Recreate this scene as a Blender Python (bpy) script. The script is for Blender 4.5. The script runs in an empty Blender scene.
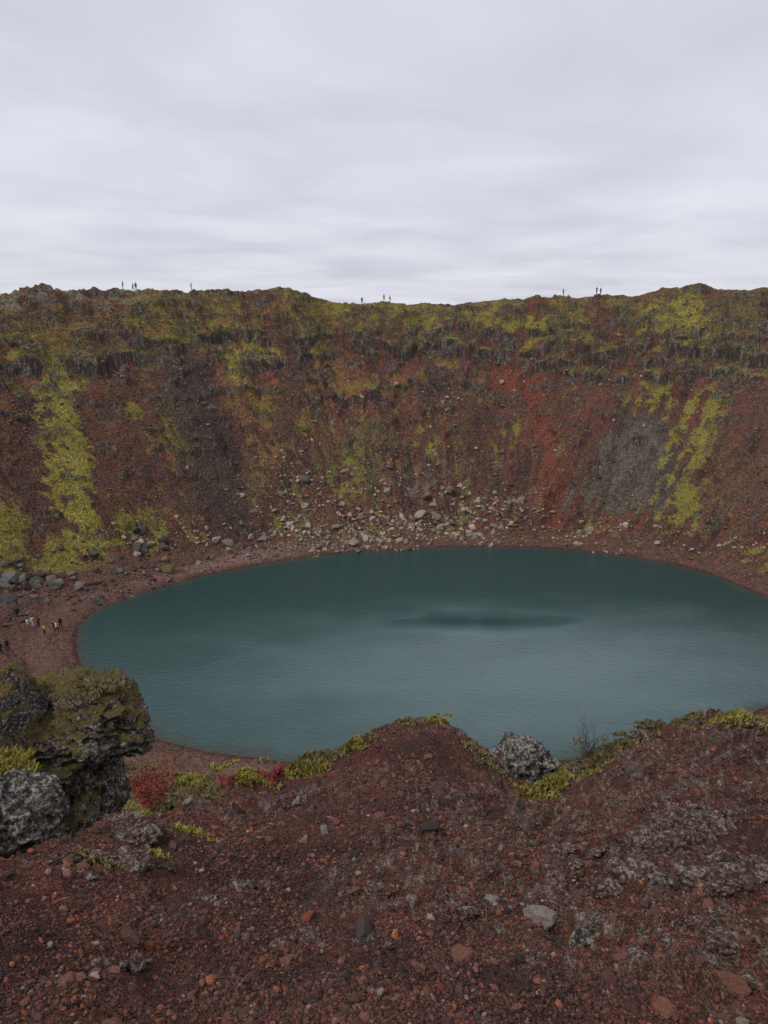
import bpy, bmesh, math, random
import numpy as np
from mathutils import Vector
random.seed(5); rng=np.random.default_rng(7)
F=711.0; P=math.radians(16.15); CZ=50.0
sc=bpy.context.scene
sc.view_settings.view_transform='Standard'; sc.view_settings.look='None'; sc.view_settings.exposure=0

# ---------------------------------------------------------------- noise
def _h(xi,yi,s):
    h=(xi*374761393+yi*668265263+s*974634777)&0xffffffff
    h=((h^(h>>13))*1274126177)&0xffffffff
    return h^(h>>16)
GA=np.arange(4096)*(2*math.pi/4096);GCOS=np.cos(GA);GSIN=np.sin(GA)
def pn(x,y,s=0):
    x=np.asarray(x,float);y=np.asarray(y,float)
    xf=np.floor(x);yf=np.floor(y);xi=xf.astype(np.int64);yi=yf.astype(np.int64);fx=x-xf;fy=y-yf
    def g(ix,iy,dx,dy):
        a=_h(ix,iy,s)&4095
        return GCOS[a]*dx+GSIN[a]*dy
    u=fx*fx*fx*(fx*(fx*6-15)+10);v=fy*fy*fy*(fy*(fy*6-15)+10)
    a=g(xi,yi,fx,fy);b=g(xi+1,yi,fx-1,fy);c=g(xi,yi+1,fx,fy-1);d=g(xi+1,yi+1,fx-1,fy-1)
    return ((a+(b-a)*u)*(1-v)+(c+(d-c)*u)*v)*1.5
def fbm(x,y,o=4,s=0,g=.5):
    t=0;a=1;n=0
    for i in range(o):
        t=t+a*pn(x*2**i,y*2**i,s+i*17);n+=a;a*=g
    return t/n*1.3
def sst(a,b,x):
    t=np.clip((x-a)/(b-a),0,1);return t*t*(3-2*t)
def n3(p,s=0):
    return (pn(p[:,0]+.37*p[:,2],p[:,1]-.51*p[:,2],s)+pn(p[:,1]+.43*p[:,0],p[:,2]-.29*p[:,0],s+5)+pn(p[:,2]+.31*p[:,1],p[:,0]-.47*p[:,1],s+9))/1.7
# ---------------------------------------------------------------- survey of the photo -> world positions
def ray(px,py):
    a=(px-384)/F;b=(512-py)/F
    return np.array([a,math.cos(P)+b*math.sin(P),-math.sin(P)+b*math.cos(P)])
def azd(px,py):
    d=ray(px,py);return math.atan2(d[0],d[1]),-d[2]/math.hypot(d[0],d[1])
def atz(px,py,z):
    d=ray(px,py);k=(z-CZ)/d[2];return d*k+np.array([0,0,CZ])
def atr(px,py,r):
    d=ray(px,py);k=r/math.hypot(d[0],d[1]);return d*k+np.array([0,0,CZ])
# ---------------------------------------------------------------- shoreline
CX,CY=14.0,106.0
shore=[(76,640),(80,622),(100,608),(150,592),(200,577),(250,567),(300,559),(400,551),(500,548),(600,553),(650,560),(700,571),(768,600)]
shore2=[(768,702),(700,737),(600,754),(500,762),(400,766),(300,761),(250,757),(200,749),(150,735),(110,706),(85,672)]
pts=[atz(a,b,0)[:2] for a,b in shore]+[np.array([80.,108.]),np.array([79.,98.])]+[atz(a,b,0)[:2] for a,b in shore2]
ph=np.array([math.atan2(q[1]-CY,q[0]-CX) for q in pts]);rr=np.array([math.hypot(q[0]-CX,q[1]-CY) for q in pts])
o=np.argsort(ph);ph=ph[o];rr=rr[o]
phg=np.linspace(-math.pi,math.pi,721);rg=np.interp(phg,np.r_[ph-2*math.pi,ph,ph+2*math.pi],np.r_[rr,rr,rr])
k=np.hanning(25);k/=k.sum();rg=np.convolve(np.r_[rg[-61:-1],rg,rg[1:61]],k,'same')[60:-60]
def shoredist(x,y):
    phi=np.arctan2(y-CY,x-CX);rad=np.hypot(x-CX,y-CY)
    return rad-np.interp(phi,phg,rg),phi,rad
rim=[(-150,296),(-60,298),(0,299),(30,294),(60,290),(85,289),(100,291),(150,291),(230,293),(262,292),(290,288),(305,293),(325,299),(350,304),(400,305),(450,304),(500,300),(560,297),(600,300),(630,296),(660,291),(700,286),(740,289),(768,291),(900,293)]
RD=64.0
ra=[];rz=[]
for a,b in rim:
    A,td=azd(a,b)
    rs=np.linspace(100,260,1600);dd,_,_=shoredist(rs*math.sin(A),rs*math.cos(A))
    r0=rs[np.argmax(dd>RD)] if dd.max()>RD else 200
    ra.append(A);rz.append(CZ-r0*td)
ra=np.array(ra);rz=np.array(rz)
lip=[(-400,900,3.2),(-100,868,3.1),(0,857,3.3),(60,853,3.5),(120,838,3.8),(170,815,4.4),(200,796,5.0),(240,784,5.6),(290,780,6.2),(315,768,6.4),(350,744,6.8),(400,721,7.1),(430,717,7.2),(452,727,7.1),(480,752,6.7),(510,785,6.4),(535,794,6.3),(560,780,6.4),(595,760,6.8),(632,742,7.1),(660,726,7.3),(700,716,7.5),(740,718,7.4),(768,727,7.3),(900,770,6.5),(1200,800,6)]
la=[];lr=[];lz=[]
for a,b,c in lip:
    A,td=azd(a,b);la.append(A);lr.append(c);lz.append(-c*td)
la=[-math.pi,-1.9]+la+[1.9,math.pi];lr=[16,14]+lr+[14,16];lz=[-2.2,-2.4]+lz+[-2.4,-2.2]
la=np.array(la);lr=np.array(lr);lz=np.array(lz)
gk=np.linspace(-math.pi,math.pi,2001)
def smooth(v,n):
    w=np.hanning(n);w/=w.sum();m=n;return np.convolve(np.r_[np.full(m,v[0]),v,np.full(m,v[-1])],w,'same')[m:-m]
lrg=smooth(np.interp(gk,la,lr),13);lzg=smooth(np.interp(gk,la,lz),7)
lsg=smooth(lzg/lrg,181)     # broad slope of the scoria apron
def pxa(px): return azd(px,360)[0]
LEDGE=[(pxa(370),pxa(850),38.2,2.3),(pxa(420),pxa(600),42.6,1.2),(pxa(625),pxa(800),34.2,1.4),(pxa(314),pxa(418),27.4,2.2),(pxa(400),pxa(486),29.8,1.7),(pxa(-100),pxa(150),38.0,1.8),(pxa(140),pxa(340),41.2,1.5),(pxa(560),pxa(690),31.5,1.4),(pxa(170),pxa(330),36.8,1.1),(pxa(0),pxa(120),43,1.2),(pxa(520),pxa(620),34.5,1.0),(pxa(640),pxa(850),42.5,1.1)]
LM=None
GT=np.array([0,.10,.30,.62,.80,.84,.93,1.0]);GV=np.array([0,.06,.27,.60,.775,.84,.955,1.0])
shr=atr(140,800,8.5)
def terr(x,y,detail=True):
    global LM
    x=np.asarray(x,float);y=np.asarray(y,float)
    r=np.hypot(x,y);az=np.arctan2(x,y)
    d,phi,rad=shoredist(x,y)
    w=sst(30,90,y)
    far=bool(np.max(w)>0)
    if detail and far: d=d+w*fbm(x/7,y/7,3,3)*.7
    H=48*(1-w)+np.interp(az,ra,rz)*w
    R=RD+8*(1-w)
    left=np.exp(-((np.abs(phi)-math.pi)/.55)**2)
    b=6+13*left
    bz=1.2+1.6*left
    t=np.clip((d-b)/(R-b),0,1)
    g=np.interp(t,GT,GV)*w+(t**1.12)*(1-w)
    z=np.where(d<b,bz*np.clip(d/b,-5,1),bz+(H-bz)*g)
    z=np.where(d<0,np.maximum(d*.3,-6),z)
    out=np.clip(d-R,0,None)
    z=z-np.where(out>0,np.minimum(out*.04+np.clip(out-5,0,None)*.16,24+0*out),0)
    if detail:
        m1=sst(.3,8,d)
        if far:
            a=phi*100;m=sst(1,12,d)*w*(1-.75*sst(R-3,R+3,d))
            z=z+m*(fbm(a/15,d/20,4,11)*3.0)
            wob=fbm(a/16,z/14,3,56)*3.2
            zo=z.copy();LM=0*z;LB=0*z
            for (a0,a1,lv,hh) in LEDGE:
                e=sst(a0-.02,a0+.03,az)*(1-sst(a1-.03,a1+.02,az))*sst(-.28,-.02,fbm(a/8,z/6,2,int(lv*3)))*w
                zz=zo+wob-lv
                z=z+e*hh*(sst(-.1,.5,zz)-sst(-5.5,-.1,zz)*.5-sst(.5,6,zz)*.5)
                LM=np.maximum(LM,e*sst(-.35,-.1,zz)*(1-sst(.45,.75,zz)));LB=np.maximum(LB,e*sst(.5,.8,zz)*(1-sst(1.2,3.2,zz)))
            uz=m*sst(28,36,zo)
            sb=fbm(a/9,(zo+wob*.5)/1.5,3,94)
            z=z+uz*.75*sb
            oc=sst(.15,.30,fbm(a/7,z/2.6,4,92)+.20*np.exp(-((z-39)/6)**2)-.16*(1-sst(16,28,z)))*m
            z=z+oc*(.4+1.5*np.abs(fbm(a/3.4,z/1.5,3,93)))
            LM=(LM,LB,oc,uz*sst(.1,.3,sb))
        rg_=fbm(x/2.1,(y+z)/2.1,4,31)
        z=z+m1*sst(8,40,r)*(rg_*.32+np.abs(fbm(x/.9,(y+z)/.9,2,37))*.12)
        if far:
            ro=sst(R-6,R-1,d)*(1-sst(R+2,R+6,d))*w*(np.exp(-((az+.42)/.13)**2)+.25*sst(0,.4,fbm(a/8,0*a,2,79)))
            z=z+ro*np.abs(fbm(x/3.6,y/3.6,4,77))*1.7
            z=z+sst(R-5,R-1,d)*w*(fbm(x/6,y/6,3,78))*.5
        nm=(1-w)*sst(6,16,r)
        z=z+nm*m1*fbm(x/5,y/5,4,41)*1.0
    base=z+1.3*np.exp(-((x-shr[0])**2+(y-shr[1])**2)/4.5)
    if np.min(r)>=60: return np.where(r>700,np.minimum(base,24),base)
    rl=np.interp(az,gk,lrg);zl=np.interp(az,gk,lzg);sl_=np.interp(az,gk,lsg)
    q=np.clip(r/rl,0,1)
    zs=sl_*rl
    kn=-1.5+(zs+1.5)*q**1.05+(zl-zs)*q**4-np.clip(r-rl,0,None)*1.35
    if detail:
        f=sst(.4,1.5,r)
        rd=1-2*np.abs(fbm(x/.75+.3*y,y/.5,3,66))
        cr=sst(-.1,.3,fbm(x/1.6+3,y/1.3,3,191)+.2*(x>1.0)*(y>2.5)+.12*(x>.3))
        kn=kn+f*(.16*fbm(x/1.5+.4*y,y/1.1,3,61)+.04*rd+.06*cr*sst(.2,.9,rd)+.055*cr*np.abs(fbm(x/.2,y/.14,3,67))-.02+.026*fbm(x/.13,y/.13,3,69)+.011*fbm(x/.045,y/.045,2,70))
        kn=kn+np.clip(r-rl+.3,0,2)*.12*fbm(x/.7,y/.7,3,62)
    kn=kn+CZ
    s=np.where(r<60,.12,.01)
    mx=np.where(r<60,.5*(base+kn+np.sqrt((base-kn)**2+s*s)),base)
    return np.where(r>700,np.minimum(mx,24),mx)
def hit(px,py,rmin=2,rmax=260,n=1500):
    dr=ray(px,py);hl=math.hypot(dr[0],dr[1]);rs=np.exp(np.linspace(math.log(rmin),math.log(rmax),n))
    X=dr[0]/hl*rs;Y=dr[1]/hl*rs;Z=CZ+dr[2]/hl*rs
    T=terr(X,Y);i=np.argmax(T>=Z)
    if not (T>=Z).any(): i=np.argmax(T-Z)
    return np.array([X[i],Y[i],T[i]])
# ---------------------------------------------------------------- mesh helpers
def mesh_from(name,V,faces,col=None,mats=None,smooth=False,mi=None):
    me=bpy.data.meshes.new(name);V=np.asarray(V,np.float32);faces=np.asarray(faces,np.int32);n,kk=faces.shape
    me.vertices.add(len(V));me.vertices.foreach_set('co',V.ravel())
    me.loops.add(n*kk);me.loops.foreach_set('vertex_index',faces.ravel())
    me.polygons.add(n);me.polygons.foreach_set('loop_start',np.arange(0,n*kk,kk,dtype=np.int32))
    me.polygons.foreach_set('loop_total',np.full(n,kk,np.int32))
    if mi is not None: me.polygons.foreach_set('material_index',mi.astype(np.int32))
    me.polygons.foreach_set('use_smooth',np.full(n,smooth,bool))
    me.update(calc_edges=True)
    if col is not None:
        at=me.color_attributes.new('Col','FLOAT_COLOR','POINT')
        c=np.ones((len(V),4),np.float32);c[:,:3]=col;at.data.foreach_set('color',c.ravel())
    ob=bpy.data.objects.new(name,me);sc.collection.objects.link(ob)
    for m in (mats or []): me.materials.append(m)
    return ob
def nodes(name):
    m=bpy.data.materials.new(name);m.use_nodes=True;nt=m.node_tree;b=nt.nodes['Principled BSDF'];return m,nt,b
def N(nt,t,**kw):
    n=nt.nodes.new(t)
    for k,v in kw.items():
        if k in n.inputs.keys(): n.inputs[k].default_value=v
        else: setattr(n,k,v)
    return n
def colmat(name,bump=.3,bscale=20,rough=.95,var=.5,dist=.05,spec=.1,grain=None,gc=1.0):
    m,nt,b=nodes(name);L=nt.links
    at=N(nt,'ShaderNodeAttribute',attribute_name='Col');tc=N(nt,'ShaderNodeTexCoord')
    no=N(nt,'ShaderNodeTexNoise',Scale=bscale,Detail=6.0,Roughness=.65);L.new(tc.outputs['Object'],no.inputs['Vector'])
    mr=N(nt,'ShaderNodeMapRange');mr.inputs['From Min'].default_value=.3;mr.inputs['From Max'].default_value=.7
    mr.inputs['To Min'].default_value=1-var;mr.inputs['To Max'].default_value=1+var;L.new(no.outputs['Fac'],mr.inputs['Value'])
    vm=N(nt,'ShaderNodeVectorMath',operation='SCALE');L.new(at.outputs['Color'],vm.inputs[0]);L.new(mr.outputs['Result'],vm.inputs['Scale'])
    src=vm.outputs['Vector'];hsrc=no.outputs['Fac']
    if grain:
        vo=N(nt,'ShaderNodeTexVoronoi',Scale=grain);L.new(tc.outputs['Object'],vo.inputs['Vector'])
        sp=N(nt,'ShaderNodeSeparateColor');L.new(vo.outputs['Color'],sp.inputs['Color'])
        rp=N(nt,'ShaderNodeValToRGB');e=rp.color_ramp.elements
        def lc(*c): return tuple(1+(t-1)*gc for t in c)+(1,)
        e[0].position=0;e[0].color=lc(.45,.45,.5);e[1].position=1;e[1].color=lc(2.1,1.5,1.25)
        x=e.new(.5);x.color=lc(.9,.9,.92);x=e.new(.85);x.color=lc(1.3,1.12,1.05)
        L.new(sp.outputs['Red'],rp.inputs['Fac'])
        m2=N(nt,'ShaderNodeVectorMath',operation='MULTIPLY');L.new(src,m2.inputs[0]);L.new(rp.outputs['Color'],m2.inputs[1]);src=m2.outputs['Vector']
        ma=N(nt,'ShaderNodeMath',operation='MULTIPLY_ADD');L.new(vo.outputs['Distance'],ma.inputs[0]);ma.inputs[1].default_value=-1.0;L.new(no.outputs['Fac'],ma.inputs[2]);hsrc=ma.outputs[0]
    L.new(src,b.inputs['Base Color'])
    bp=N(nt,'ShaderNodeBump');bp.inputs['Strength'].default_value=bump;bp.inputs['Distance'].default_value=dist
    L.new(hsrc,bp.inputs['Height']);L.new(bp.outputs['Normal'],b.inputs['Normal'])
    b.inputs['Roughness'].default_value=rough;b.inputs['Specular IOR Level'].default_value=spec
    return m
# ---------------------------------------------------------------- terrain grid
azf=np.linspace(-.60,.60,1150);azb=np.r_[np.linspace(-math.pi,-.60,90)[:-1],azf,np.linspace(.60,math.pi,90)[1:]]
rr_=np.r_[np.exp(np.linspace(math.log(.25),math.log(9),430)),np.exp(np.linspace(math.log(9),math.log(132),170))[1:],np.linspace(132,215,620)[1:],np.exp(np.linspace(math.log(215),math.log(9000),60))[1:]]
AZ,RR=np.meshgrid(azb,rr_);X=RR*np.sin(AZ);Y=RR*np.cos(AZ);Z=terr(X.ravel(),Y.ravel()).reshape(X.shape)
LFACE,LBENCH,OC,STRATA=[t.reshape(X.shape) for t in LM]
nr,nc=X.shape
D,PHI,RAD=shoredist(X,Y);W=sst(30,90,Y)
dx=np.gradient(X,axis=0);dy=np.gradient(Y,axis=0);dz=np.gradient(Z,axis=0)
slope=dz/np.maximum(np.hypot(dx,dy),1e-4)
def C(*c): return np.array(c)
REDB=C(.130,.064,.049);DARKB=C(.072,.049,.042);BRED=C(.200,.068,.045);GREY=C(.086,.076,.068);MOSS=C(.215,.195,.050)
YG=C(.285,.26,.065);OLIVE=C(.130,.110,.053);ORANGE=C(.25,.12,.052);LICH=C(.28,.27,.24);TAN=C(.40,.32,.25);ROCK=C(.095,.088,.082)
A=PHI*100
n1=fbm(A/14,D/14,4,101);n2=fbm(A/3.2,D/3.2,4,111);n3_=fbm(A/1.0,D/1.0,4,121,.7);nst=fbm(A/7,D/50,4,131);nst2=fbm(A/2.6,D/16,4,133,.6);nst3=fbm(A/4.5,D/26,4,137,.6)
hf=fbm(A/1.5,D/1.2,4,122,.85);hf2=fbm(A/.55,D/.5,3,124,.8)
AZW=AZ+.012*n2+.014*n1+.010*nst2+.006*hf
col=np.empty(X.shape+(3,));col[:]=REDB
def mix(m,c): 
    global col
    m=np.clip(m,0,1)[...,None];col=col*(1-m)+c*m
def cover(m,s=.18,k=1.0):
    return sst(-s,s,np.clip(m,0,1)*1.5-.75+k*(hf*.65+hf2*.45+n2*.45))
mix(sst(-.15,.3,nst)*.8,DARKB);mix(sst(.05,.3,nst2)*.35,GREY);mix(sst(.0,.3,nst3)*.6,BRED*.55+REDB*.45);mix(sst(.1,.35,-nst2+.3*n2)*.5,DARKB*.7)
mix(sst(.05,.35,fbm(A/8,D/30,4,139))*.5,GREY*.5+DARKB*.5)
up=sst(33,41,Z+n1*9+nst3*4)*W
mix(cover(up*.58+n1*.45),OLIVE)
veg=np.clip(.10+1.1*(n1*.8+n2*.5)+.20*up+.16*(AZ<-.05),0,1)
mix(cover(veg)*.85,OLIVE)
mix(cover(-.08+n2*.8+n1*1.2+.24*up+.12*(AZ<-.05)),MOSS*.9)
mix(cover(-.12+fbm(A/5,D/5,4,141)*1.6+.15*up+.1*(AZ<.08))*.75,ORANGE*.5+OLIVE*.5)
mix(cover(-.30+fbm(A/2.5,D/2.5,4,143)*1.3+.2*sst(24,30,Z)*(1-sst(36,40,Z))*(AZ<.1))*.7,C(.25,.08,.048))
def smoothhit(px,py):
    p=hit(px,py,120,235,500);return math.atan2(p[0],p[1]),p[2]
def streak(pl,c,amt=1.,br=.5,sp=True):
    q=sorted([(smoothhit(a,b)[1],smoothhit(a,b)[0],w/F) for a,b,w in pl]);zs=np.array([t[0] for t in q]);as_=np.array([t[1] for t in q]);ws=np.array([t[2] for t in q])
    zw=Z+2.5*n2+1.5*n1+2*nst2
    ac=np.interp(Z,zs,as_);w=np.interp(Z,zs,ws)
    e=1-np.abs(AZW-ac)/w
    ends=sst(zs[0]-3,zs[0]+2,zw)*(1-sst(zs[-1]-2,zs[-1]+3,zw))
    m=sst(-.45,.85,e+br*(n2*.9+nst2*.6))*ends*W*sst(-1.4,.2,e)*amt
    mix(cover(m) if sp else sst(.1,.8,m)*amt,c)
streak([(110,380,22),(105,440,30),(110,500,36),(90,540,20)],REDB*.9,.85,.6,False)
streak([(15,400,18),(35,480,22),(30,535,15)],DARKB*.6+REDB*.4,.85,.6,False)
streak([(180,362,18),(205,430,28),(225,500,32),(245,545,26)],GREY*.40+DARKB*.45,.9,.45,False)
streak([(300,345,18),(295,400,14),(280,460,13),(265,540,15)],DARKB*.6+REDB*.4,.9,.5,False)
streak([(320,480,22),(335,515,20)],REDB,.9,.5,False)
streak([(60,355,16),(62,420,19),(68,480,22),(82,530,24),(100,560,18)],MOSS*.75+YG*.25,.92,.7)
streak([(60,355,8),(62,420,9),(68,480,11),(82,530,12),(100,556,8)],YG,.42,.9)
streak([(0,500,16),(10,540,26),(15,562,22)],MOSS,.75,.8)
streak([(145,510,14),(140,535,36),(150,556,26)],MOSS,.66,1.)
streak([(245,336,22),(255,358,26),(235,375,15)],YG*.4+MOSS*.6,.75,.8)
streak([(220,372,18),(250,392,34),(255,425,24)],ORANGE*.5+OLIVE*.5,.58,1)
streak([(330,350,20),(350,380,34),(345,408,30)],ORANGE*.7+OLIVE*.3,.56,1.2)
streak([(372,392,16),(365,406,12)],C(.28,.075,.045),.55,1.1)
streak([(395,374,10),(400,380,10)],C(.28,.075,.045),.5,1.1)
streak([(265,360,16),(270,385,14)],C(.26,.085,.05),.45,1.2)
streak([(200,335,80),(150,350,50),(130,375,30)],OLIVE,.6,1)
streak([(130,300,90),(40,320,60),(25,335,50)],ORANGE*.35+OLIVE*.65,.6,1)
streak([(275,430,28),(270,485,18)],OLIVE*.6+ORANGE*.4,.55,1)
streak([(370,420,45),(350,465,45),(370,505,34)],OLIVE,.66,1.1)
streak([(360,440,24),(345,500,26),(400,515,20)],MOSS,.44,1.3)
streak([(440,400,26),(455,440,26)],MOSS*.6+ORANGE*.4,.36,1.3)
streak([(600,303,12),(612,340,14),(640,370,28),(600,400,24),(585,450,22),(572,520,20)],REDB,.95,.5,False)
streak([(455,375,25),(470,440,30),(490,500,20)],DARKB*.7+REDB*.3,.7,.6,False)
streak([(500,362,34),(522,372,50),(528,388,46),(540,405,20),(546,430,14),(550,480,13),(556,528,18)],BRED*.4+REDB*.6,.9,.5,False)
streak([(510,368,30),(530,388,26),(542,405,8),(547,430,7),(550,480,6),(556,528,8)],BRED*.9,.9,.4,False)
streak([(640,410,16),(640,470,64),(640,515,86)],GREY*.85+OLIVE*.1,.9,.6,False)
streak([(640,420,20),(640,480,60),(640,515,76)],LICH*.58,.50,1.4)
streak([(640,420,20),(640,480,60),(640,515,80)],OLIVE*.8,.38,1.5)
streak([(750,480,30),(745,515,30)],LICH*.5,.45,1.5)
streak([(712,390,16),(698,440,20),(684,485,20),(680,524,26)],MOSS,.74,1.)
streak([(652,372,14),(665,412,14)],MOSS,.64,1)
streak([(765,395,22),(750,450,34),(742,510,30)],REDB*.8+GREY*.2,.8,.5,False)
streak([(690,298,20),(680,325,36),(690,345,30)],YG*.4+MOSS*.6,.72,1.)
streak([(450,308,26),(500,322,62),(560,335,58),(540,352,30)],MOSS,.66,1.1)
streak([(740,300,26),(745,330,26),(740,345,20)],OLIVE,.7,1.0)
streak([(430,450,40),(440,500,50)],LICH*.6,.34,1.5)
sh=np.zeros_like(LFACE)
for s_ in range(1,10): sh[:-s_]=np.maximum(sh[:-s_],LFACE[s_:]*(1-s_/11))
mix(sh*W*.5*sst(-.3,.2,n2),DARKB*.6)  # debris below ledge faces darkened, their shadow painted into the colour
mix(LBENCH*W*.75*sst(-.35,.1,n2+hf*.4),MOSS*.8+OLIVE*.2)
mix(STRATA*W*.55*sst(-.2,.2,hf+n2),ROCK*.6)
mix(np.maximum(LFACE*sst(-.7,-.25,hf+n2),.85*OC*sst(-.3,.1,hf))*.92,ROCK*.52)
mix(np.maximum(LFACE,OC*.8)*sst(.05,.32,hf+.4*hf2)*.65,LICH*.75)
mix(np.maximum(LFACE*.4,OC*.8)*sst(.15,.4,-hf+.5*n2)*.7,OLIVE)
mix(sst(.40,.62,n3_)*W*.45*sst(10,20,D),LICH*.75)
mix(sst(.30,.5,hf2)*W*.45*sst(3,10,D)*(n1>-.2),TAN*.5)
mix(W*sst(57,62,D)*np.exp(-((AZ+.42)/.12)**2)*sst(-.1,.2,n2),LICH*.6)
bw=6+13*np.exp(-((np.abs(PHI)-math.pi)/.55)**2)
bch=1-sst(bw*.85,bw*1.3,D+n2*2.5+n1*2)
BEACH=C(.140,.078,.063)
mix(bch*np.maximum(W,.5)*.95,BEACH)
mix(bch*sst(0,.4,n2)*.45,DARKB)
mix(bch*sst(.0,.25,hf)*.3,REDB*.6)
mix(bch*np.exp(-((AZ+.2)/.09)**2)*W*.7*sst(1,3,D)*(1-sst(5,8,D)),C(.24,.17,.14))
mix(bch*(AZ<-.15)*W*.5*np.exp(-((D-5-1.5*n1)/1.6)**2),C(.20,.12,.10))
mix((1-sst(.2,1.2,D))*.6,DARKB*.5)
mix((1-sst(-2.5,.0,D)),C(.05,.07,.06))
nearm=(1-W)*sst(3,12,D)
nx=fbm(X/2.2,Y/2.2,4,151);ny=fbm(X/.7,Y/.7,4,161)
mix(nearm,OLIVE*.85);mix(nearm*sst(-.15,.2,nx+ny*.4),MOSS*.8);mix(nearm*sst(.2,.45,-nx+ny*.3),REDB);mix(nearm*sst(.3,.5,ny),ORANGE*.6)
rl=np.interp(AZ,gk,lrg)
kmask=(1-sst(rl*1.0,rl*1.0+.5,RR+.25*fbm(X,Y,2,5)))
fx=fbm(X/.9,Y/.9,4,171);fy=fbm(X/.22,Y/.22,4,181);fz=fbm(X/.05,Y/.05,3,183)
SC=C(.140,.068,.054)
mix(kmask,SC);mix(kmask*sst(.0,.35,fx)*.8,C(.078,.048,.041));mix(kmask*sst(.1,.4,-fx+fy*.3)*.5,C(.190,.078,.053))
rd=1-2*np.abs(fbm(X/.75+.3*Y,Y/.5,3,66))
cr=sst(-.1,.3,fbm(X/1.6+3,Y/1.3,3,191)+.2*(X>1.0)*(Y>2.5)+.12*(X>.3))
mix(kmask*sst(.1,.6,rd+.8*fy)*cr*sst(-.15,.2,fy+fz*.6)*.6,C(.20,.165,.135))
mix(kmask*sst(.22,.42,fz+.3*fy)*cr*.65,C(.32,.31,.27))
mix(kmask*sst(.2,.4,fbm(X/.3,Y/.3,3,187))*cr*sst(.0,.3,fz)*.6,C(.18,.175,.105))
mix(kmask*sst(.4,.6,fy)*.4,C(.042,.031,.029))
lipm=kmask*sst(.93,.99,RR/rl+.04*fx)
mix(lipm*sst(.15,.4,fy*.6+fbm(X/.8,Y/.8,2,195))*.8,MOSS*.8)
col=np.clip(col,0.004,.6)
idx=np.arange(nr*nc).reshape(nr,nc)
q=np.stack([idx[:-1,:-1],idx[1:,:-1],idx[1:,1:],idx[:-1,1:]],-1).reshape(-1,4)[:, ::-1]
rowr=np.repeat(rr_[:-1],nc-1)
m_g=colmat('red_scoria_gravel',bump=1.,bscale=60,var=.45,dist=.02,grain=120)
m_w=colmat('crater_wall_soil',bump=.7,bscale=2.2,var=.38,dist=.35,grain=3.2,gc=.6)
V=np.stack([X,Y,Z],-1).reshape(-1,3)
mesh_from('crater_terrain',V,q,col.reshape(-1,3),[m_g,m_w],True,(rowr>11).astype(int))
# ---------------------------------------------------------------- water
m,nt,b=nodes('lake_water');L=nt.links
tc=N(nt,'ShaderNodeTexCoord')
b.inputs['IOR'].default_value=1.5
mp=N(nt,'ShaderNodeMapping');mp.inputs['Scale'].default_value=(.8,1.5,1);mp.inputs['Rotation'].default_value=(0,0,.2);L.new(tc.outputs['Object'],mp.inputs['Vector'])
no=N(nt,'ShaderNodeTexNoise',Scale=1.1,Detail=5.0,Roughness=.65);L.new(mp.outputs['Vector'],no.inputs['Vector'])
bp=N(nt,'ShaderNodeBump');bp.inputs['Distance'].default_value=.46;L.new(no.outputs['Fac'],bp.inputs['Height']);L.new(bp.outputs['Normal'],b.inputs['Normal'])
pc=atz(470,622,0);pl=atz(365,622,0);pt=atz(470,610,0)
mp2=N(nt,'ShaderNodeMapping',vector_type='POINT');sx=1/abs(pc[0]-pl[0]);sy=1/(abs(pt[1]-pc[1])*1.0)
mp2.inputs['Scale'].default_value=(sx,sy,1);mp2.inputs['Location'].default_value=(-pc[0]*sx,-pc[1]*sy,0)
L.new(tc.outputs['Object'],mp2.inputs['Vector'])
ln=N(nt,'ShaderNodeVectorMath',operation='LENGTH');L.new(mp2.outputs['Vector'],ln.inputs[0])
wn=N(nt,'ShaderNodeTexNoise',Scale=.09,Detail=4.0);mp3=N(nt,'ShaderNodeMapping');mp3.inputs['Scale'].default_value=(1,2.2,1);L.new(tc.outputs['Object'],mp3.inputs['Vector']);L.new(mp3.outputs['Vector'],wn.inputs['Vector'])
ad=N(nt,'ShaderNodeMath',operation='MULTIPLY_ADD');L.new(wn.outputs['Fac'],ad.inputs[0]);ad.inputs[1].default_value=1.2;L.new(ln.outputs['Value'],ad.inputs[2])
mr=N(nt,'ShaderNodeMapRange',interpolation_type='SMOOTHSTEP');mr.inputs['From Min'].default_value=1.35;mr.inputs['From Max'].default_value=2.0;L.new(ad.outputs[0],mr.inputs['Value'])
mr2=N(nt,'ShaderNodeMapRange');mr2.inputs['To Min'].default_value=.04;mr2.inputs['To Max'].default_value=.6;L.new(mr.outputs['Result'],mr2.inputs['Value']);L.new(mr2.outputs['Result'],bp.inputs['Strength'])
mr3=N(nt,'ShaderNodeMapRange');mr3.inputs['To Min'].default_value=.03;mr3.inputs['To Max'].default_value=.11;L.new(mr.outputs['Result'],mr3.inputs['Value']);L.new(mr3.outputs['Result'],b.inputs['Roughness'])
at=N(nt,'ShaderNodeAttribute',attribute_name='Col');L.new(at.outputs['Color'],b.inputs['Base Color'])
gx=np.linspace(-75,100,350);gy=np.linspace(50,160,220);GX,GY=np.meshgrid(gx,gy);dd,_,_=shoredist(GX,GY)
gi=np.arange(GX.size).reshape(GX.shape);wq=np.stack([gi[:-1,:-1],gi[:-1,1:],gi[1:,1:],gi[1:,:-1]],-1).reshape(-1,4)
keep=(dd[:-1,:-1].reshape(-1)<3);wq=wq[keep]
deep=C(.009,.048,.045);sky_refl=C(.165,.235,.245);shal=C(.05,.056,.043)  # lighter middle tone is sky reflection painted into the water colour
pm=atz(540,668,0);ee=np.hypot((GX-pm[0])/38,(GY-pm[1])/18)+.30*fbm(GX/16,GY/9,3,19)
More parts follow.
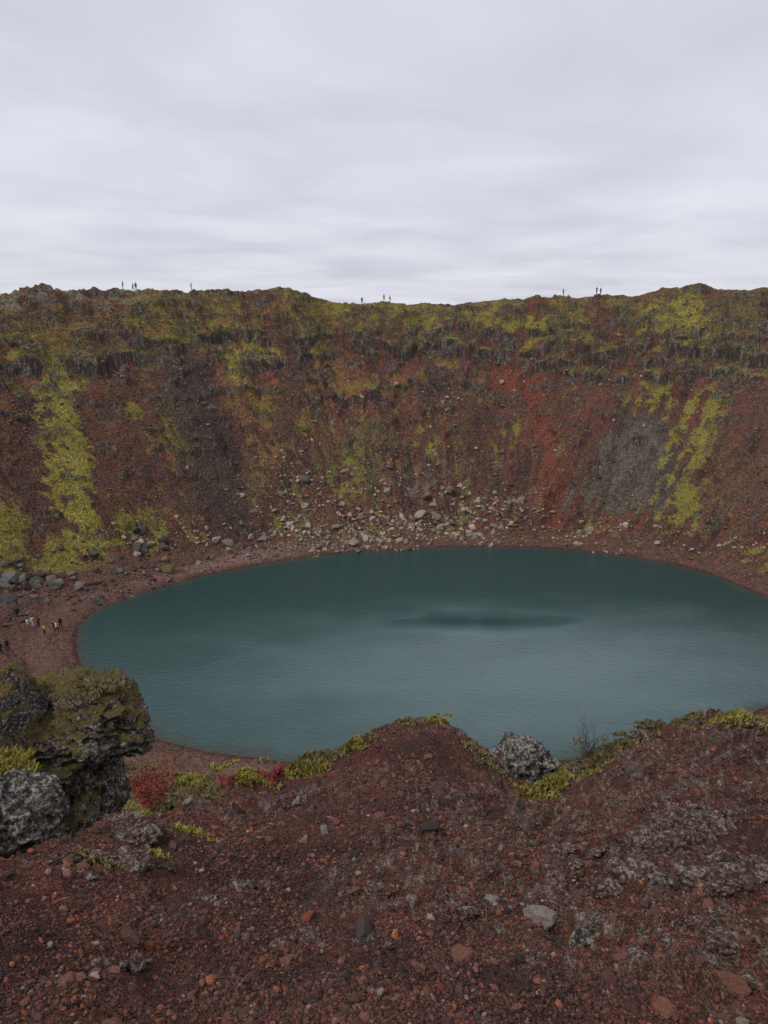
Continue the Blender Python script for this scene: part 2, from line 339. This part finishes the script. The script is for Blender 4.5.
pd=atz(470,622,0);dk=np.exp(-((GX-pd[0])/14)**2-((GY-pd[1]+.4*fbm(GX/4,GY/3,3,29))/2.4)**2)*.97  # calm patch kept dark, painting the wall's reflection into the colour
wc=deep*np.ones(GX.shape+(1,));k_=((1-sst(.0,1.7,ee))*(1-dk))[...,None]*.70;wc=wc*(1-k_)+sky_refl*k_
k_=(.20*(1-sst(78,122,GY))*(1-dk))[...,None];wc=wc*(1-k_)+sky_refl*k_  # same painted sky reflection, stronger toward the near shore
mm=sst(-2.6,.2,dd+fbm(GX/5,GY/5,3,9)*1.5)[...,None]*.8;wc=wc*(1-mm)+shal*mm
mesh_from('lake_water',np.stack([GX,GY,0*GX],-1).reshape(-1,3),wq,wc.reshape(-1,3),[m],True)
# ---------------------------------------------------------------- rocks
def ico(sub):
    b_=bmesh.new();bmesh.ops.create_icosphere(b_,subdivisions=sub,radius=1);v=np.array([t.co[:] for t in b_.verts]);f=np.array([[x.index for x in t.verts] for t in b_.faces]);b_.free();return v,f
def facet(v,seed,n=9,lo=.45,hi=.85):
    rg2=np.random.default_rng(seed);w=v.copy()
    for i in range(n):
        d=rg2.normal(size=3);d/=np.linalg.norm(d);h=rg2.uniform(lo,hi);e=np.clip(w@d-h,0,None);w=w-e[:,None]*d*.95
    return w
def rockset(name,pos,size,cols,mat,sub=1,flat=(.5,.9),jit=.35,smooth=False,sink=.25):
    v,f=ico(sub);nv=len(v);n=len(pos);K=24;var=[]
    for i in range(K):
        if sub==1: w=v*(1+jit*rng.uniform(-1,1,(nv,1)))
        else:
            w=facet(v*(1+jit*n3(v*1.2+i*7.3,i)[:,None]),i+5,11,.38,.75)*1.35
            w=w*(1+jit*.2*n3(w*3+i*3.1,i+50)[:,None])
        var.append(w)
    var=np.array(var);ki=rng.integers(0,K,n);W_=var[ki].copy()
    s=np.stack([rng.uniform(.75,1.35,n),rng.uniform(.65,1.1,n),rng.uniform(flat[0],flat[1],n)],-1)*size[:,None]
    W_*=s[:,None,:]
    a=rng.uniform(0,6.28,n);ca=np.cos(a)[:,None];sa=np.sin(a)[:,None]
    tl=rng.uniform(-.6,.6,n);ct=np.cos(tl)[:,None];stt=np.sin(tl)[:,None]
    x=W_[:,:,0];y=W_[:,:,1];z=W_[:,:,2];x,z=x*ct-z*stt,x*stt+z*ct;x,y=x*ca-y*sa,x*sa+y*ca
    O=np.stack([x,y,z],-1)+pos[:,None,:];O[:,:,2]+=(size*(.5-sink)*.6)[:,None]
    Fc=(f[None]+(np.arange(n)*nv)[:,None,None]).reshape(-1,3)
    return mesh_from(name,O.reshape(-1,3),Fc,np.repeat(cols,nv,0),[mat],smooth)
m_r=colmat('lava_rock',bump=.5,bscale=6,var=.4,dist=.1)
n=28000
az=rng.uniform(-.58,.58,n);r_=rng.uniform(140,212,n);x=r_*np.sin(az);y=r_*np.cos(az);d_,ph_,_=shoredist(x,y)
cl=fbm(x/8,y/8,3,201);wgt=.45*sst(-.2,.3,cl);ok=(d_>1.5)&(d_<64)&(rng.random(n)<wgt+.14*(d_<30))
x=x[ok];y=y[ok];d_=d_[ok]
sz=np.exp(rng.normal(-1.9,.5,len(x)));sz=np.clip(sz,.07,.7)
pal=np.array([LICH*.75,ROCK*1.2,MOSS*.7,OLIVE,ROCK*.7,TAN*.55,MOSS*.9,DARKB]);cc=pal[rng.choice(8,len(x),p=[.13,.15,.15,.18,.14,.12,.04,.09])]
p=np.stack([x,y,terr(x,y)],-1);rockset('scattered_wall_rocks',p,sz,cc,m_r)
def place(groups,rs):
    P_=[];S_=[]
    for (cx_,cy_,sx_,sy_,nn,ms) in groups:
        for i in range(nn):
            A_,td=azd(random.gauss(cx_,sx_),min(random.gauss(cy_,sy_),690))
            X_=rs*math.sin(A_);Y_=rs*math.cos(A_);T=terr(X_,Y_,False);zz=CZ-rs*td;j=int(np.argmax(T>=zz))
            if j<2 or shoredist(X_[j],Y_[j])[0]<-.3: continue
            P_.append((X_[j]+random.gauss(0,.3),Y_[j]+random.gauss(0,.3)));S_.append(ms*math.exp(random.gauss(-.3,.6)))
    P_=np.array(P_);S_=np.clip(np.array(S_),.09,1.2);return np.stack([P_[:,0],P_[:,1],terr(P_[:,0],P_[:,1])],-1),S_
p,S_=place([(385,532,85,9,560,.32),(325,543,50,7,300,.32),(488,512,24,8,120,.46),(345,505,45,22,280,.27),(295,500,18,28,180,.25),(440,522,60,9,240,.34),(480,470,75,35,200,.18),(370,470,65,32,260,.2),(160,540,25,10,60,.3),(740,545,30,4,50,.25),(610,534,60,4,90,.22),(655,545,60,5,70,.22),(420,398,60,9,60,.28),(560,382,60,6,30,.25)],np.linspace(135,210,160))
pal=np.array([TAN,TAN*.8,TAN*.55,LICH*.9,ROCK*1.5]);cc=pal[rng.choice(5,len(p),p=[.32,.26,.22,.1,.10])]*rng.uniform(.7,1.15,(len(p),1))
rockset('talus_boulders',p,S_,cc,m_r,sub=2,jit=.3,flat=(.6,1.1))
p,S_=place([(40,590,45,7,100,.38),(90,586,45,7,70,.36),(15,610,14,8,24,.5),(20,578,30,8,55,.7),(150,573,40,7,60,.34),(60,664,20,8,16,.22),(75,560,60,9,70,.42),(-40,610,40,30,30,.6),(155,543,14,6,26,.85),(85,600,12,5,12,.75),(140,572,20,4,12,.7),(220,556,30,4,60,.26)],np.linspace(70,180,220))
pal=np.array([TAN*.42,DARKB*1.1,ROCK*.9,LICH*.6,OLIVE]);cc=pal[rng.choice(5,len(p),p=[.24,.26,.26,.12,.12])];rockset('shore_boulders',p,S_,cc,m_r,sub=2,jit=.3,flat=(.6,1.1))
m_p=colmat('scoria_pebble',bump=.6,bscale=120,var=.4,dist=.01)
n=150000
az=rng.uniform(-.72,.72,n);u=rng.random(n);r_=1.0*(8.0/1.0)**(u**.9);x=r_*np.sin(az);y=r_*np.cos(az)
rlp=np.interp(az,gk,lrg);ok=(r_<rlp+.4)&(rng.random(n)<sst(-.45,.25,fbm(x/.35,y/.35,3,301))*.95+.05);x=x[ok];y=y[ok];r_=r_[ok]
sz=np.exp(rng.normal(-5.5,.52,len(x)))*(.85+.12*r_);big=rng.random(len(x))<.012;sz[big]*=2.2
pal=np.array([[.140,.064,.050],[.100,.054,.046],[.24,.082,.048],[.060,.047,.043],[.18,.09,.068],[.29,.105,.055],[.23,.195,.165]]);cc=pal[rng.choice(7,len(x),p=[.33,.26,.10,.16,.10,.015,.035])]*rng.uniform(.6,1.25,(len(x),1))
p=np.stack([x,y,terr(x,y)],-1);rockset('scoria_gravel',p,sz,cc,m_p,sub=1,jit=.3,flat=(.6,1.0))
n=480;az=rng.uniform(-.65,.65,n);r_=rng.uniform(1.4,7.2,n);ok=r_<np.interp(az,gk,lrg);az=az[ok];r_=r_[ok];x=r_*np.sin(az);y=r_*np.cos(az)
sz=np.exp(rng.normal(-4.2,.5,len(x)));cc=np.array([[.10,.05,.042],[.15,.07,.052],[.20,.175,.15],[.07,.055,.05]])[rng.choice(4,len(x),p=[.40,.28,.14,.18])]
rockset('scoria_stones',np.stack([x,y,terr(x,y)],-1),sz,cc,m_p,sub=3,jit=.45,smooth=False)
# ---------------------------------------------------------------- lichen rock material
def lichmat(name,moss=.5,mossc=(.17,.155,.035),dark=(.022,.019,.018),midc=(.08,.068,.058),lich=(.42,.42,.38),lt=.55,sc1=9):
    m,nt,b=nodes(name);L=nt.links;tc=N(nt,'ShaderNodeTexCoord');o=tc.outputs['Object']
    n1=N(nt,'ShaderNodeTexNoise',Scale=sc1,Detail=8.0,Roughness=.75);L.new(o,n1.inputs['Vector'])
    n2=N(nt,'ShaderNodeTexNoise',Scale=sc1*4,Detail=5.0,Roughness=.7);L.new(o,n2.inputs['Vector'])
    rp=N(nt,'ShaderNodeValToRGB');e=rp.color_ramp.elements;e[0].position=.36;e[0].color=dark+(1,);e[1].position=lt+.05;e[1].color=lich+(1,)
    x=e.new(lt-.05);x.color=midc+(1,);x=e.new(lt);x.color=tuple(t*2 for t in midc)+(1,)
    av=N(nt,'ShaderNodeMath',operation='MULTIPLY_ADD');av.inputs[1].default_value=.5;L.new(n2.outputs['Fac'],av.inputs[0])
    hf=N(nt,'ShaderNodeMath',operation='MULTIPLY');hf.inputs[1].default_value=.5;L.new(n1.outputs['Fac'],hf.inputs[0]);L.new(hf.outputs[0],av.inputs[2])
    L.new(av.outputs[0],rp.inputs['Fac'])
    ge=N(nt,'ShaderNodeNewGeometry');sp=N(nt,'ShaderNodeSeparateXYZ');L.new(ge.outputs['Normal'],sp.inputs[0])
    n4=N(nt,'ShaderNodeTexNoise',Scale=sc1*.45,Detail=5.0);L.new(o,n4.inputs['Vector'])
    ad=N(nt,'ShaderNodeMath',operation='MULTIPLY_ADD');ad.inputs[1].default_value=2.4;L.new(n4.outputs['Fac'],ad.inputs[0]);L.new(sp.outputs['Z'],ad.inputs[2])
    mr=N(nt,'ShaderNodeMapRange');mr.inputs['From Min'].default_value=2.25-moss;mr.inputs['From Max'].default_value=2.5-moss;L.new(ad.outputs[0],mr.inputs['Value'])
    mc=N(nt,'ShaderNodeValToRGB');e=mc.color_ramp.elements;e[0].position=.38;e[0].color=(mossc[0]*.40,mossc[1]*.30,mossc[2]*.8,1);e[1].position=.64;e[1].color=mossc+(1,);L.new(n2.outputs['Fac'],mc.inputs['Fac'])
    mx=N(nt,'ShaderNodeMix',data_type='RGBA');L.new(mr.outputs['Result'],mx.inputs[0]);L.new(rp.outputs['Color'],mx.inputs[6]);L.new(mc.outputs['Color'],mx.inputs[7])
    L.new(mx.outputs[2],b.inputs['Base Color'])
    bp=N(nt,'ShaderNodeBump');bp.inputs['Strength'].default_value=1.;bp.inputs['Distance'].default_value=.05;L.new(av.outputs[0],bp.inputs['Height']);L.new(bp.outputs['Normal'],b.inputs['Normal'])
    b.inputs['Roughness'].default_value=.95;b.inputs['Specular IOR Level'].default_value=.1
    return m
m_l1=lichmat('lichen_rock_mossy',moss=.60,lt=.53,mossc=(.19,.16,.045));m_l2=lichmat('lichen_rock',moss=-.1,lt=.51);m_l3=lichmat('scoria_outcrop',moss=-.5,dark=(.055,.033,.028),midc=(.12,.078,.062),lich=(.40,.37,.32),lt=.53,sc1=14)
def boulder(name,blobs,mat,seed,sub=6,amp=.3,fs=1.,fc=.0):
    v,f=ico(sub);Vs=[];Fs=[];o=0
    for (c,s,rot) in blobs:
        q=v.copy();s=np.array(s,float)
        q=np.sign(q)*np.abs(q)**.8
        q=facet(q,seed,8,.62,.95)*1.12
        disp=amp*n3(q*1.3+seed,seed)+amp*.5*(1-2*np.abs(n3(q*2.6*fs+seed*2,seed+3)))+amp*.3*fs*(1-2*np.abs(n3(q*5.5+seed,seed+6)))+amp*.16*n3(q*14,seed+8)
        q=q*(1+disp[:,None]);q=q*s
        ca,sa=math.cos(rot),math.sin(rot);x=q[:,0]*ca-q[:,1]*sa;y=q[:,0]*sa+q[:,1]*ca;q=np.stack([x,y,q[:,2]],-1)+np.array(c)
        Vs.append(q);Fs.append(f+o);o+=len(v);seed+=4
    Vs=np.concatenate(Vs);cen=Vs.mean(0)
    ob=mesh_from(name,Vs-cen,np.concatenate(Fs),None,[mat],True);ob.location=cen;return ob
boulder('lava_outcrop',[(atr(2,742,6.9),(.64,.6,.25),.2),(atr(95,720,6.7),(.34,.42,.27),.5),(atr(90,778,6.7),(.25,.42,.55),.1),(atr(5,805,7.1),(.6,.5,.55),.3),(atr(-70,780,6.8),(.7,.8,.7),0),(atr(66,700,7.1),(.42,.32,.17),.2),(atr(82,828,6.4),(.22,.4,.3),.2),(atr(30,835,6.4),(.4,.4,.3),.2)],m_l1,3,6,.27,1.25)
boulder('lichen_boulder',[(atr(14,822,4.9),(.27,.26,.26),.3),(atr(-40,830,4.9),(.3,.3,.3),.3)],m_l2,21,6,.24)
boulder('lichen_boulder',[(atr(513,770,7.3),(.40,.36,.38),.4),(atr(522,800,7.3),(.36,.4,.5),1.)],m_l2,31,6,.24,1.3)
def outcrop(name,cx_,cy_,sx_,sy_,nn,s0,mt,sd,zf=.55):
    bl=[];random.seed(sd)
    for i in range(nn):
        px=random.gauss(cx_,sx_);py=random.gauss(cy_,sy_);p=hit(px,py,1.2,9,600);s=s0*math.exp(random.gauss(-.2,.45));bl.append(((p[0],p[1],p[2]-s*zf*.3),(s,s*random.uniform(.5,.9),s*zf*random.uniform(.6,1.2)),random.uniform(-.5,.5)))
    boulder(name,bl,mt,sd,4,.42,1.4)
outcrop('lichen_outcrop',695,830,30,12,24,.07,m_l3,71,.8);outcrop('lichen_outcrop',745,872,18,9,14,.07,m_l3,72,.7);outcrop('lichen_outcrop',650,868,35,10,12,.04,m_l3,73,.5)
outcrop('lichen_outcrop',225,893,45,7,14,.03,m_l3,74,.35);outcrop('lichen_outcrop',330,945,50,6,10,.022,m_l3,75,.35);outcrop('lichen_outcrop',135,862,30,8,12,.045,m_l3,76,.4);outcrop('lichen_outcrop',430,905,40,8,10,.025,m_l3,77,.35);outcrop('lichen_outcrop',600,890,35,10,10,.03,m_l3,78,.4);outcrop('lichen_outcrop',700,930,40,12,14,.022,m_l3,79,.4);outcrop('lichen_outcrop',570,850,40,8,10,.03,m_l3,80,.4)
random.seed(12)
for i,(px,py,s,zf,mt) in enumerate([(655,730,.12,.7,m_l1),(640,738,.10,.6,m_l2),(590,772,.18,.6,m_l1),(125,838,.14,.5,m_l3),(105,968,.06,.6,m_l3),(135,965,.045,.6,m_l3),(275,1000,.03,.7,m_l3),(370,943,.03,.7,m_l2),(585,938,.045,.4,m_l2)]):
    p=hit(px,py,1.2,9);boulder('embedded_rock',[((p[0],p[1],p[2]-s*zf*.25),(s,s*.7,s*zf),random.uniform(-.4,.4))],mt,40+i*5,5,.42,1.4)
# ---------------------------------------------------------------- plants
def leafmat(name,c,v=.5):
    m,nt,b=nodes(name);L=nt.links;tc=N(nt,'ShaderNodeTexCoord');no=N(nt,'ShaderNodeTexNoise',Scale=30.0,Detail=3.0);L.new(tc.outputs['Object'],no.inputs['Vector'])
    rp=N(nt,'ShaderNodeValToRGB');e=rp.color_ramp.elements;e[0].position=.35;e[0].color=tuple(t*(1-v) for t in c)+(1,);e[1].position=.65;e[1].color=tuple(t*(1+v) for t in c)+(1,)
    L.new(no.outputs['Fac'],rp.inputs['Fac']);L.new(rp.outputs['Color'],b.inputs['Base Color']);b.inputs['Roughness'].default_value=.8;b.inputs['Specular IOR Level'].default_value=.2;return m
m_yg=leafmat('yellow_moss_blades',(.27,.235,.055));m_ol=leafmat('dry_grass_blades',(.19,.16,.075));m_rd=leafmat('autumn_leaves',(.27,.065,.058));m_tw=leafmat('twig_bark',(.08,.06,.055))
def tuft(name,c,rad,n,h,mat,lw=.006,dome=.4):
    rs=rad*np.sqrt(rng.random(n));a=rng.uniform(0,6.28,n);rs=rs*(1+.35*np.sin(a*3+c[0]*9)+.2*np.sin(a*7+c[1]*5));bx=c[0]+rs*np.cos(a)*1.3;by=c[1]+rs*np.sin(a);bz=terr(bx,by)
    bz=np.where(np.abs(bz-c[2])>rad*1.5,c[2],bz)-.01+dome*rad*np.clip(1-(rs/rad)**2,0,1)*.7
    hh=h*rng.uniform(.4,1.2,n);t=rng.uniform(0,6.28,n);ln_=rng.uniform(.1,.9,n)*hh
    wx=-np.sin(t)*lw*rng.uniform(.6,1.4,n);wy=np.cos(t)*lw
    A0=np.stack([bx-wx,by-wy,bz],-1);B0=np.stack([bx+wx,by+wy,bz],-1)
    mx_=bx+np.cos(t)*ln_*.4;my_=by+np.sin(t)*ln_*.4;C0=np.stack([mx_+wx,my_+wy,bz+hh*.6],-1);D0=np.stack([bx+np.cos(t)*ln_,by+np.sin(t)*ln_,bz+hh*.9],-1)
    Vv=np.stack([A0,B0,C0,D0],1).reshape(-1,3);ff=np.arange(4*n).reshape(n,4)
    ob=mesh_from(name,Vv-np.array(c),ff,None,[mat]);ob.location=c
def at(px,py,rmin=2.4): return hit(px,py,rmin,60)
for (px,py,rad,n,h,mt) in [(190,833,.09,900,.03,m_yg),(155,855,.05,350,.025,m_yg),(240,773,.2,1900,.04,m_yg),(212,790,.16,1200,.04,m_ol),(312,770,.13,1100,.05,m_yg),(330,760,.12,800,.04,m_ol),(352,746,.10,900,.05,m_yg),(368,738,.08,500,.04,m_ol),(438,720,.10,800,.04,m_yg),(405,724,.1,400,.03,m_ol),(470,748,.08,500,.05,m_ol),(488,765,.10,600,.05,m_ol),(548,788,.18,1300,.06,m_yg),(572,778,.2,1600,.06,m_yg),(605,758,.22,1800,.09,m_ol),(625,746,.18,1200,.06,m_ol),(742,721,.24,1800,.06,m_yg),(760,728,.2,1100,.06,m_ol),(690,719,.12,500,.04,m_ol),(100,865,.09,500,.03,m_ol),(590,938,.035,200,.012,m_yg)]:
    tuft('moss_tuft',at(px,py),rad,n,h,mt)
for (px,py,r0,rad,n,h,mt) in [(5,768,6.0,.2,1500,.06,m_yg),(98,688,6.6,.15,1100,.05,m_ol)]:
    c=atr(px,py,r0);tuft('grass_tuft',c,rad,n,h,mt,dome=.1)
for i in range(54):
    p=hit(random.uniform(90,310),random.uniform(752,838),5,66);R_=math.hypot(p[0],p[1])
    if R_>6: tuft('moss_tuft',p,.035*R_*random.uniform(.5,1.3),900,.008*R_,random.choice([m_yg,m_ol,m_ol]),lw=.0011*R_,dome=.5)
def branches(base,n0,length,depth,spread,r0,upb=.5):
    segs=[]
    def grow(p,dr,l,r,dp):
        k=3;q=p
        for i in range(k):
            dr=(dr+Vector((random.gauss(0,.16),random.gauss(0,.16),random.gauss(.02,.1)))).normalized();q2=q+dr*l/k;segs.append((q,q2,r*(1-i*.2),r*(1-(i+1)*.2)));q=q2
            if dp>0 and random.random()<.85:
                nd=(dr+Vector((random.gauss(0,spread),random.gauss(0,spread),random.gauss(.1,spread*.6)))).normalized();grow(q,nd,l*.62,r*.55,dp-1)
    for i in range(n0):
        a=random.uniform(0,6.28);grow(Vector(base),Vector((math.cos(a)*spread,math.sin(a)*spread,upb+random.random())).normalized(),length*random.uniform(.7,1.1),r0,depth)
    Vv=[];Fv=[]
    for (p,q,a,b_) in segs:
        d=(q-p).normalized();u=d.orthogonal().normalized();w=d.cross(u);o=len(Vv)
        for (c,r) in ((p,a),(q,b_)):
            for j in range(4):
                an=j*math.pi/2;Vv.append(c+u*math.cos(an)*r+w*math.sin(an)*r)
        for j in range(4): Fv.append((o+j,o+(j+1)%4,o+4+(j+1)%4,o+4+j))
    return Vv,Fv,segs
def shrub(name,base,n0,length,depth,spread,r0,leaf=None,nl=6,ls=.015,upb=.5):
    Vv,Fv,segs=branches(base,n0,length,depth,spread,r0,upb)
    nb=len(Fv)
    if leaf:
        for (p,q,a,b_) in segs:
            if a>r0*.75: continue
            for j in range(nl):
                c=p.lerp(q,random.random())+Vector((random.gauss(0,ls),random.gauss(0,ls),random.gauss(0,ls)));u=Vector((random.gauss(0,1),random.gauss(0,1),random.gauss(0,1))).normalized();w=u.orthogonal().normalized();s=ls*random.uniform(.5,1.1);o=len(Vv)
                Vv+= [c-u*s,c-w*s*.5,c+u*s,c+w*s*.5];Fv.append((o,o+1,o+2,o+3))
    b0=np.array(base);mi=np.zeros(len(Fv));mi[nb:]=1
    ob=mesh_from(name,np.array([v[:] for v in Vv])-b0,np.array(Fv),None,[m_tw]+([leaf] if leaf else []),False,mi);ob.location=b0
bs=hit(584,762,5,20);shrub('bare_shrub',bs,10,.28,3,.6,.006,upb=.8)
rs_=hit(155,815,5,40);sR=math.hypot(rs_[0],rs_[1]);shrub('red_shrub',rs_,9,.048*sR,3,.45,.006,m_rd,4,.0022*sR,upb=1.1)
for (px,py) in [(262,778),(280,776),(270,782),(292,774),(225,768)]:
    p=at(px,py,4);shrub('red_crowberry_plant',p,6,.07,2,.9,.003,m_rd,5,.011)
# ---------------------------------------------------------------- people
m_pe=colmat('clothing_and_skin',bump=.1,bscale=60,var=.15,rough=.8,dist=.01)
def person(loc,heading,jacket,pants,pose=0,hair=(.03,.02,.015)):
    st=.16 if pose==1 else .0
    sk=[((0,0,.95),.13,-1),((0,0,1.15),.125,0),((0,0,1.36),.145,1),((0,0,1.48),.075,2),((0,.01,1.56),.055,3),((0,.015,1.64),.088,4),((0,.01,1.70),.085,5)]
    def add(*a): sk.append(a);return len(sk)-1
    for s in (-1,1):
        h=add((s*.10,0,.90),.105,0);kx=st*s;kn=add((s*.11,kx*.9+.02,.50),.07,h);an=add((s*.11,kx*1.4-.02,.10),.045,kn);add((s*.12,kx*1.4+.14,.035),.035,an)
        sh=add((s*.19,0,1.40),.07,2)
        if pose==2: el=add((s*.27,.08,1.16),.05,sh);wr=add((s*.10,.28,1.32),.033,el)
        else: el=add((s*.26,-.03-st*s*.5,1.13),.05,sh);wr=add((s*.27,.06-st*s,.88),.033,el)
        hd=add(tuple(np.array(sk[wr][0])+(np.array(sk[wr][0])-np.array(sk[el][0]))*.3),.03,wr)
    me=bpy.data.meshes.new('b');me.from_pydata([s[0] for s in sk],[(i,s[2]) for i,s in enumerate(sk) if s[2]>=0],[]);ob=bpy.data.objects.new('b',me);sc.collection.objects.link(ob)
    md=ob.modifiers.new('s','SKIN');sv=me.skin_vertices[0].data
    for i,s in enumerate(sk): sv[i].radius=(s[1],s[1]*(.72 if i<3 else 1));sv[i].use_root=(i==0)
    ob.modifiers.new('ss','SUBSURF').levels=1
    dg=bpy.context.evaluated_depsgraph_get();ev=ob.evaluated_get(dg).to_mesh()
    v=[x.co[:] for x in ev.vertices];f=[list(x.vertices) for x in ev.polygons];bpy.data.objects.remove(ob)
    v=np.array(v);cl=np.empty((len(v),3));skin=np.array([.42,.25,.18])
    cl[:]=jacket;cl[(v[:,2]<.93)&(np.abs(v[:,0])<.215)]=pants;cl[v[:,2]<.09]=(.02,.02,.02)
    head=(v[:,2]>1.52);cl[head]=skin;cl[head&((v[:,2]>1.69)|(v[:,1]<-.01))]=hair
    v=list(map(tuple,v));cl=list(map(tuple,cl))
    def blob(c,s,co,sub=1):
        a,b_=ico(sub);o=len(v)
        for q in a*np.array(s)+np.array(c): v.append(tuple(q));cl.append(tuple(co))
        for t in b_: f.append([int(k)+o for k in t])
    blob((0,.112,1.63),(.014,.02,.022),skin)
    for s in (-1,1): blob((s*.034,.098,1.655),(.013,.008,.008),(.02,.02,.02));blob((s*.092,.01,1.64),(.012,.025,.03),skin)
    blob((0,.10,1.59),(.025,.008,.007),(.25,.09,.08));blob((0,-.012,1.685),(.098,.10,.085),hair,2)
    for (i,s) in enumerate(sk):
        if s[1]==.03:
            w=np.array(s[0]);pw=np.array(sk[s[2]][0]);dv=(w-pw)/np.linalg.norm(w-pw);sd=1 if w[0]>0 else -1
            for j in range(5):
                off=np.array([0,(j-1.5)*.018,0]) if j<4 else np.array([-sd*.01,.045,0])
                le=[.07,.085,.08,.06,.05][j];c=w+off+dv*(le*.5+(.015 if j<4 else -.03))
                blob(c,(.009+abs(dv[0])*le*.45,.009+abs(dv[1])*le*.45,.009+abs(dv[2])*le*.45),skin)
    if pose!=2: blob((0,-.17,1.2),(.13,.09,.2),np.array(jacket)*.3+.01,2)
    me=bpy.data.meshes.new('person');me.from_pydata(v,[],f);at_=me.color_attributes.new('Col','FLOAT_COLOR','POINT');c=np.ones((len(v),4),np.float32);c[:,:3]=np.array(cl);at_.data.foreach_set('color',c.ravel())
    for pl in me.polygons: pl.use_smooth=True
    me.materials.append(m_pe);ob=bpy.data.objects.new('person',me);sc.collection.objects.link(ob);ob.location=loc;ob.rotation_euler=(0,0,heading);ob.scale=(1.08,1.08,1.08)
K_=(.015,.015,.018);Wh=(.8,.8,.8);Ye=(.65,.42,.05);Nv=(.02,.03,.06);Rd=(.4,.04,.03);Gy=(.25,.25,.26)
for i,(px,py,j,pp,po) in enumerate([(8,651,K_,K_,0),(2,655,Nv,K_,1),(28,629,Wh,Gy,0),(33,627,Wh,Wh,1),(45,635,Ye,K_,2),(54,630,Gy,K_,0),(61,628,K_,Nv,1),(39,627,Rd,K_,0),(57,632,Wh,K_,1),(18,618,K_,K_,0),(346,523,Nv,K_,0),(350,523,Gy,K_,1),(500,521,K_,Gy,0)]):
    p=hit(px,py,60,200);person(p,random.uniform(0,6.28),j,pp,po)
for i,(px,j,po) in enumerate([(124,K_,0),(134,Rd,1),(137,K_,0),(192,K_,2),(362,K_,0),(384,Nv,1),(390,K_,0),(563,K_,0),(596,K_,2),(600,Nv,0)]):
    A_,_=azd(px,300);rs=np.linspace(150,225,1500);T=terr(rs*math.sin(A_),rs*math.cos(A_));j_=np.argmax((T-CZ)/rs)
    person((rs[j_]*math.sin(A_),rs[j_]*math.cos(A_),T[j_]-.02),random.uniform(0,6.28),j,K_,po)
# ---------------------------------------------------------------- world / light
wd=bpy.data.worlds.new('World');sc.world=wd;wd.use_nodes=True;nt=wd.node_tree;L=nt.links;bg=nt.nodes['Background']
EL=math.radians(50);RO=math.radians(235)
sky=N(nt,'ShaderNodeTexSky',sky_type='NISHITA');sky.sun_disc=False;sky.sun_elevation=EL;sky.sun_rotation=RO
tc=N(nt,'ShaderNodeTexCoord');sp=N(nt,'ShaderNodeSeparateXYZ');L.new(tc.outputs['Generated'],sp.inputs[0])
mz=N(nt,'ShaderNodeMath',operation='MAXIMUM');mz.inputs[1].default_value=0;L.new(sp.outputs['Z'],mz.inputs[0])
az_=N(nt,'ShaderNodeMath',operation='ADD');az_.inputs[1].default_value=.09;L.new(mz.outputs[0],az_.inputs[0])
cb=N(nt,'ShaderNodeCombineXYZ')
for k_ in ('X','Y'):
    dv=N(nt,'ShaderNodeMath',operation='DIVIDE');L.new(sp.outputs[k_],dv.inputs[0]);L.new(az_.outputs[0],dv.inputs[1]);L.new(dv.outputs[0],cb.inputs[k_])
c1=N(nt,'ShaderNodeTexNoise',Scale=.75,Detail=8.0,Roughness=.5,Distortion=.3);L.new(cb.outputs[0],c1.inputs['Vector'])
rp=N(nt,'ShaderNodeValToRGB');e=rp.color_ramp.elements;e[0].position=.28;e[0].color=(.59,.61,.70,1);e[1].position=.72;e[1].color=(.82,.82,.90,1);L.new(c1.outputs['Fac'],rp.inputs['Fac'])
sk_=N(nt,'ShaderNodeVectorMath',operation='SCALE');sk_.inputs['Scale'].default_value=.1;L.new(sky.outputs[0],sk_.inputs[0])
mx=N(nt,'ShaderNodeMix',data_type='RGBA');mx.inputs[0].default_value=.93;L.new(sk_.outputs[0],mx.inputs[6]);L.new(rp.outputs['Color'],mx.inputs[7])
sc10=N(nt,'ShaderNodeVectorMath',operation='SCALE');sc10.inputs['Scale'].default_value=10;L.new(mx.outputs[2],sc10.inputs[0]);L.new(sc10.outputs[0],bg.inputs['Color']);bg.inputs['Strength'].default_value=.1
sl=bpy.data.lights.new('sun','SUN');sl.energy=1.5;sl.angle=math.radians(12);sl.color=(1,.95,.87);so=bpy.data.objects.new('sun',sl);sc.collection.objects.link(so)
dirv=Vector((math.sin(RO)*math.cos(EL),math.cos(RO)*math.cos(EL),math.sin(EL)));so.rotation_euler=dirv.to_track_quat('Z','Y').to_euler();so.location=(0,0,120)
cam=bpy.data.cameras.new('camera');cam.sensor_fit='VERTICAL';cam.sensor_height=36;cam.lens=36*F/1024;cam.clip_end=20000;cam.clip_start=.05
co=bpy.data.objects.new('camera',cam);sc.collection.objects.link(co);co.location=(0,0,CZ);co.rotation_euler=(math.pi/2-P,0,0);sc.camera=co
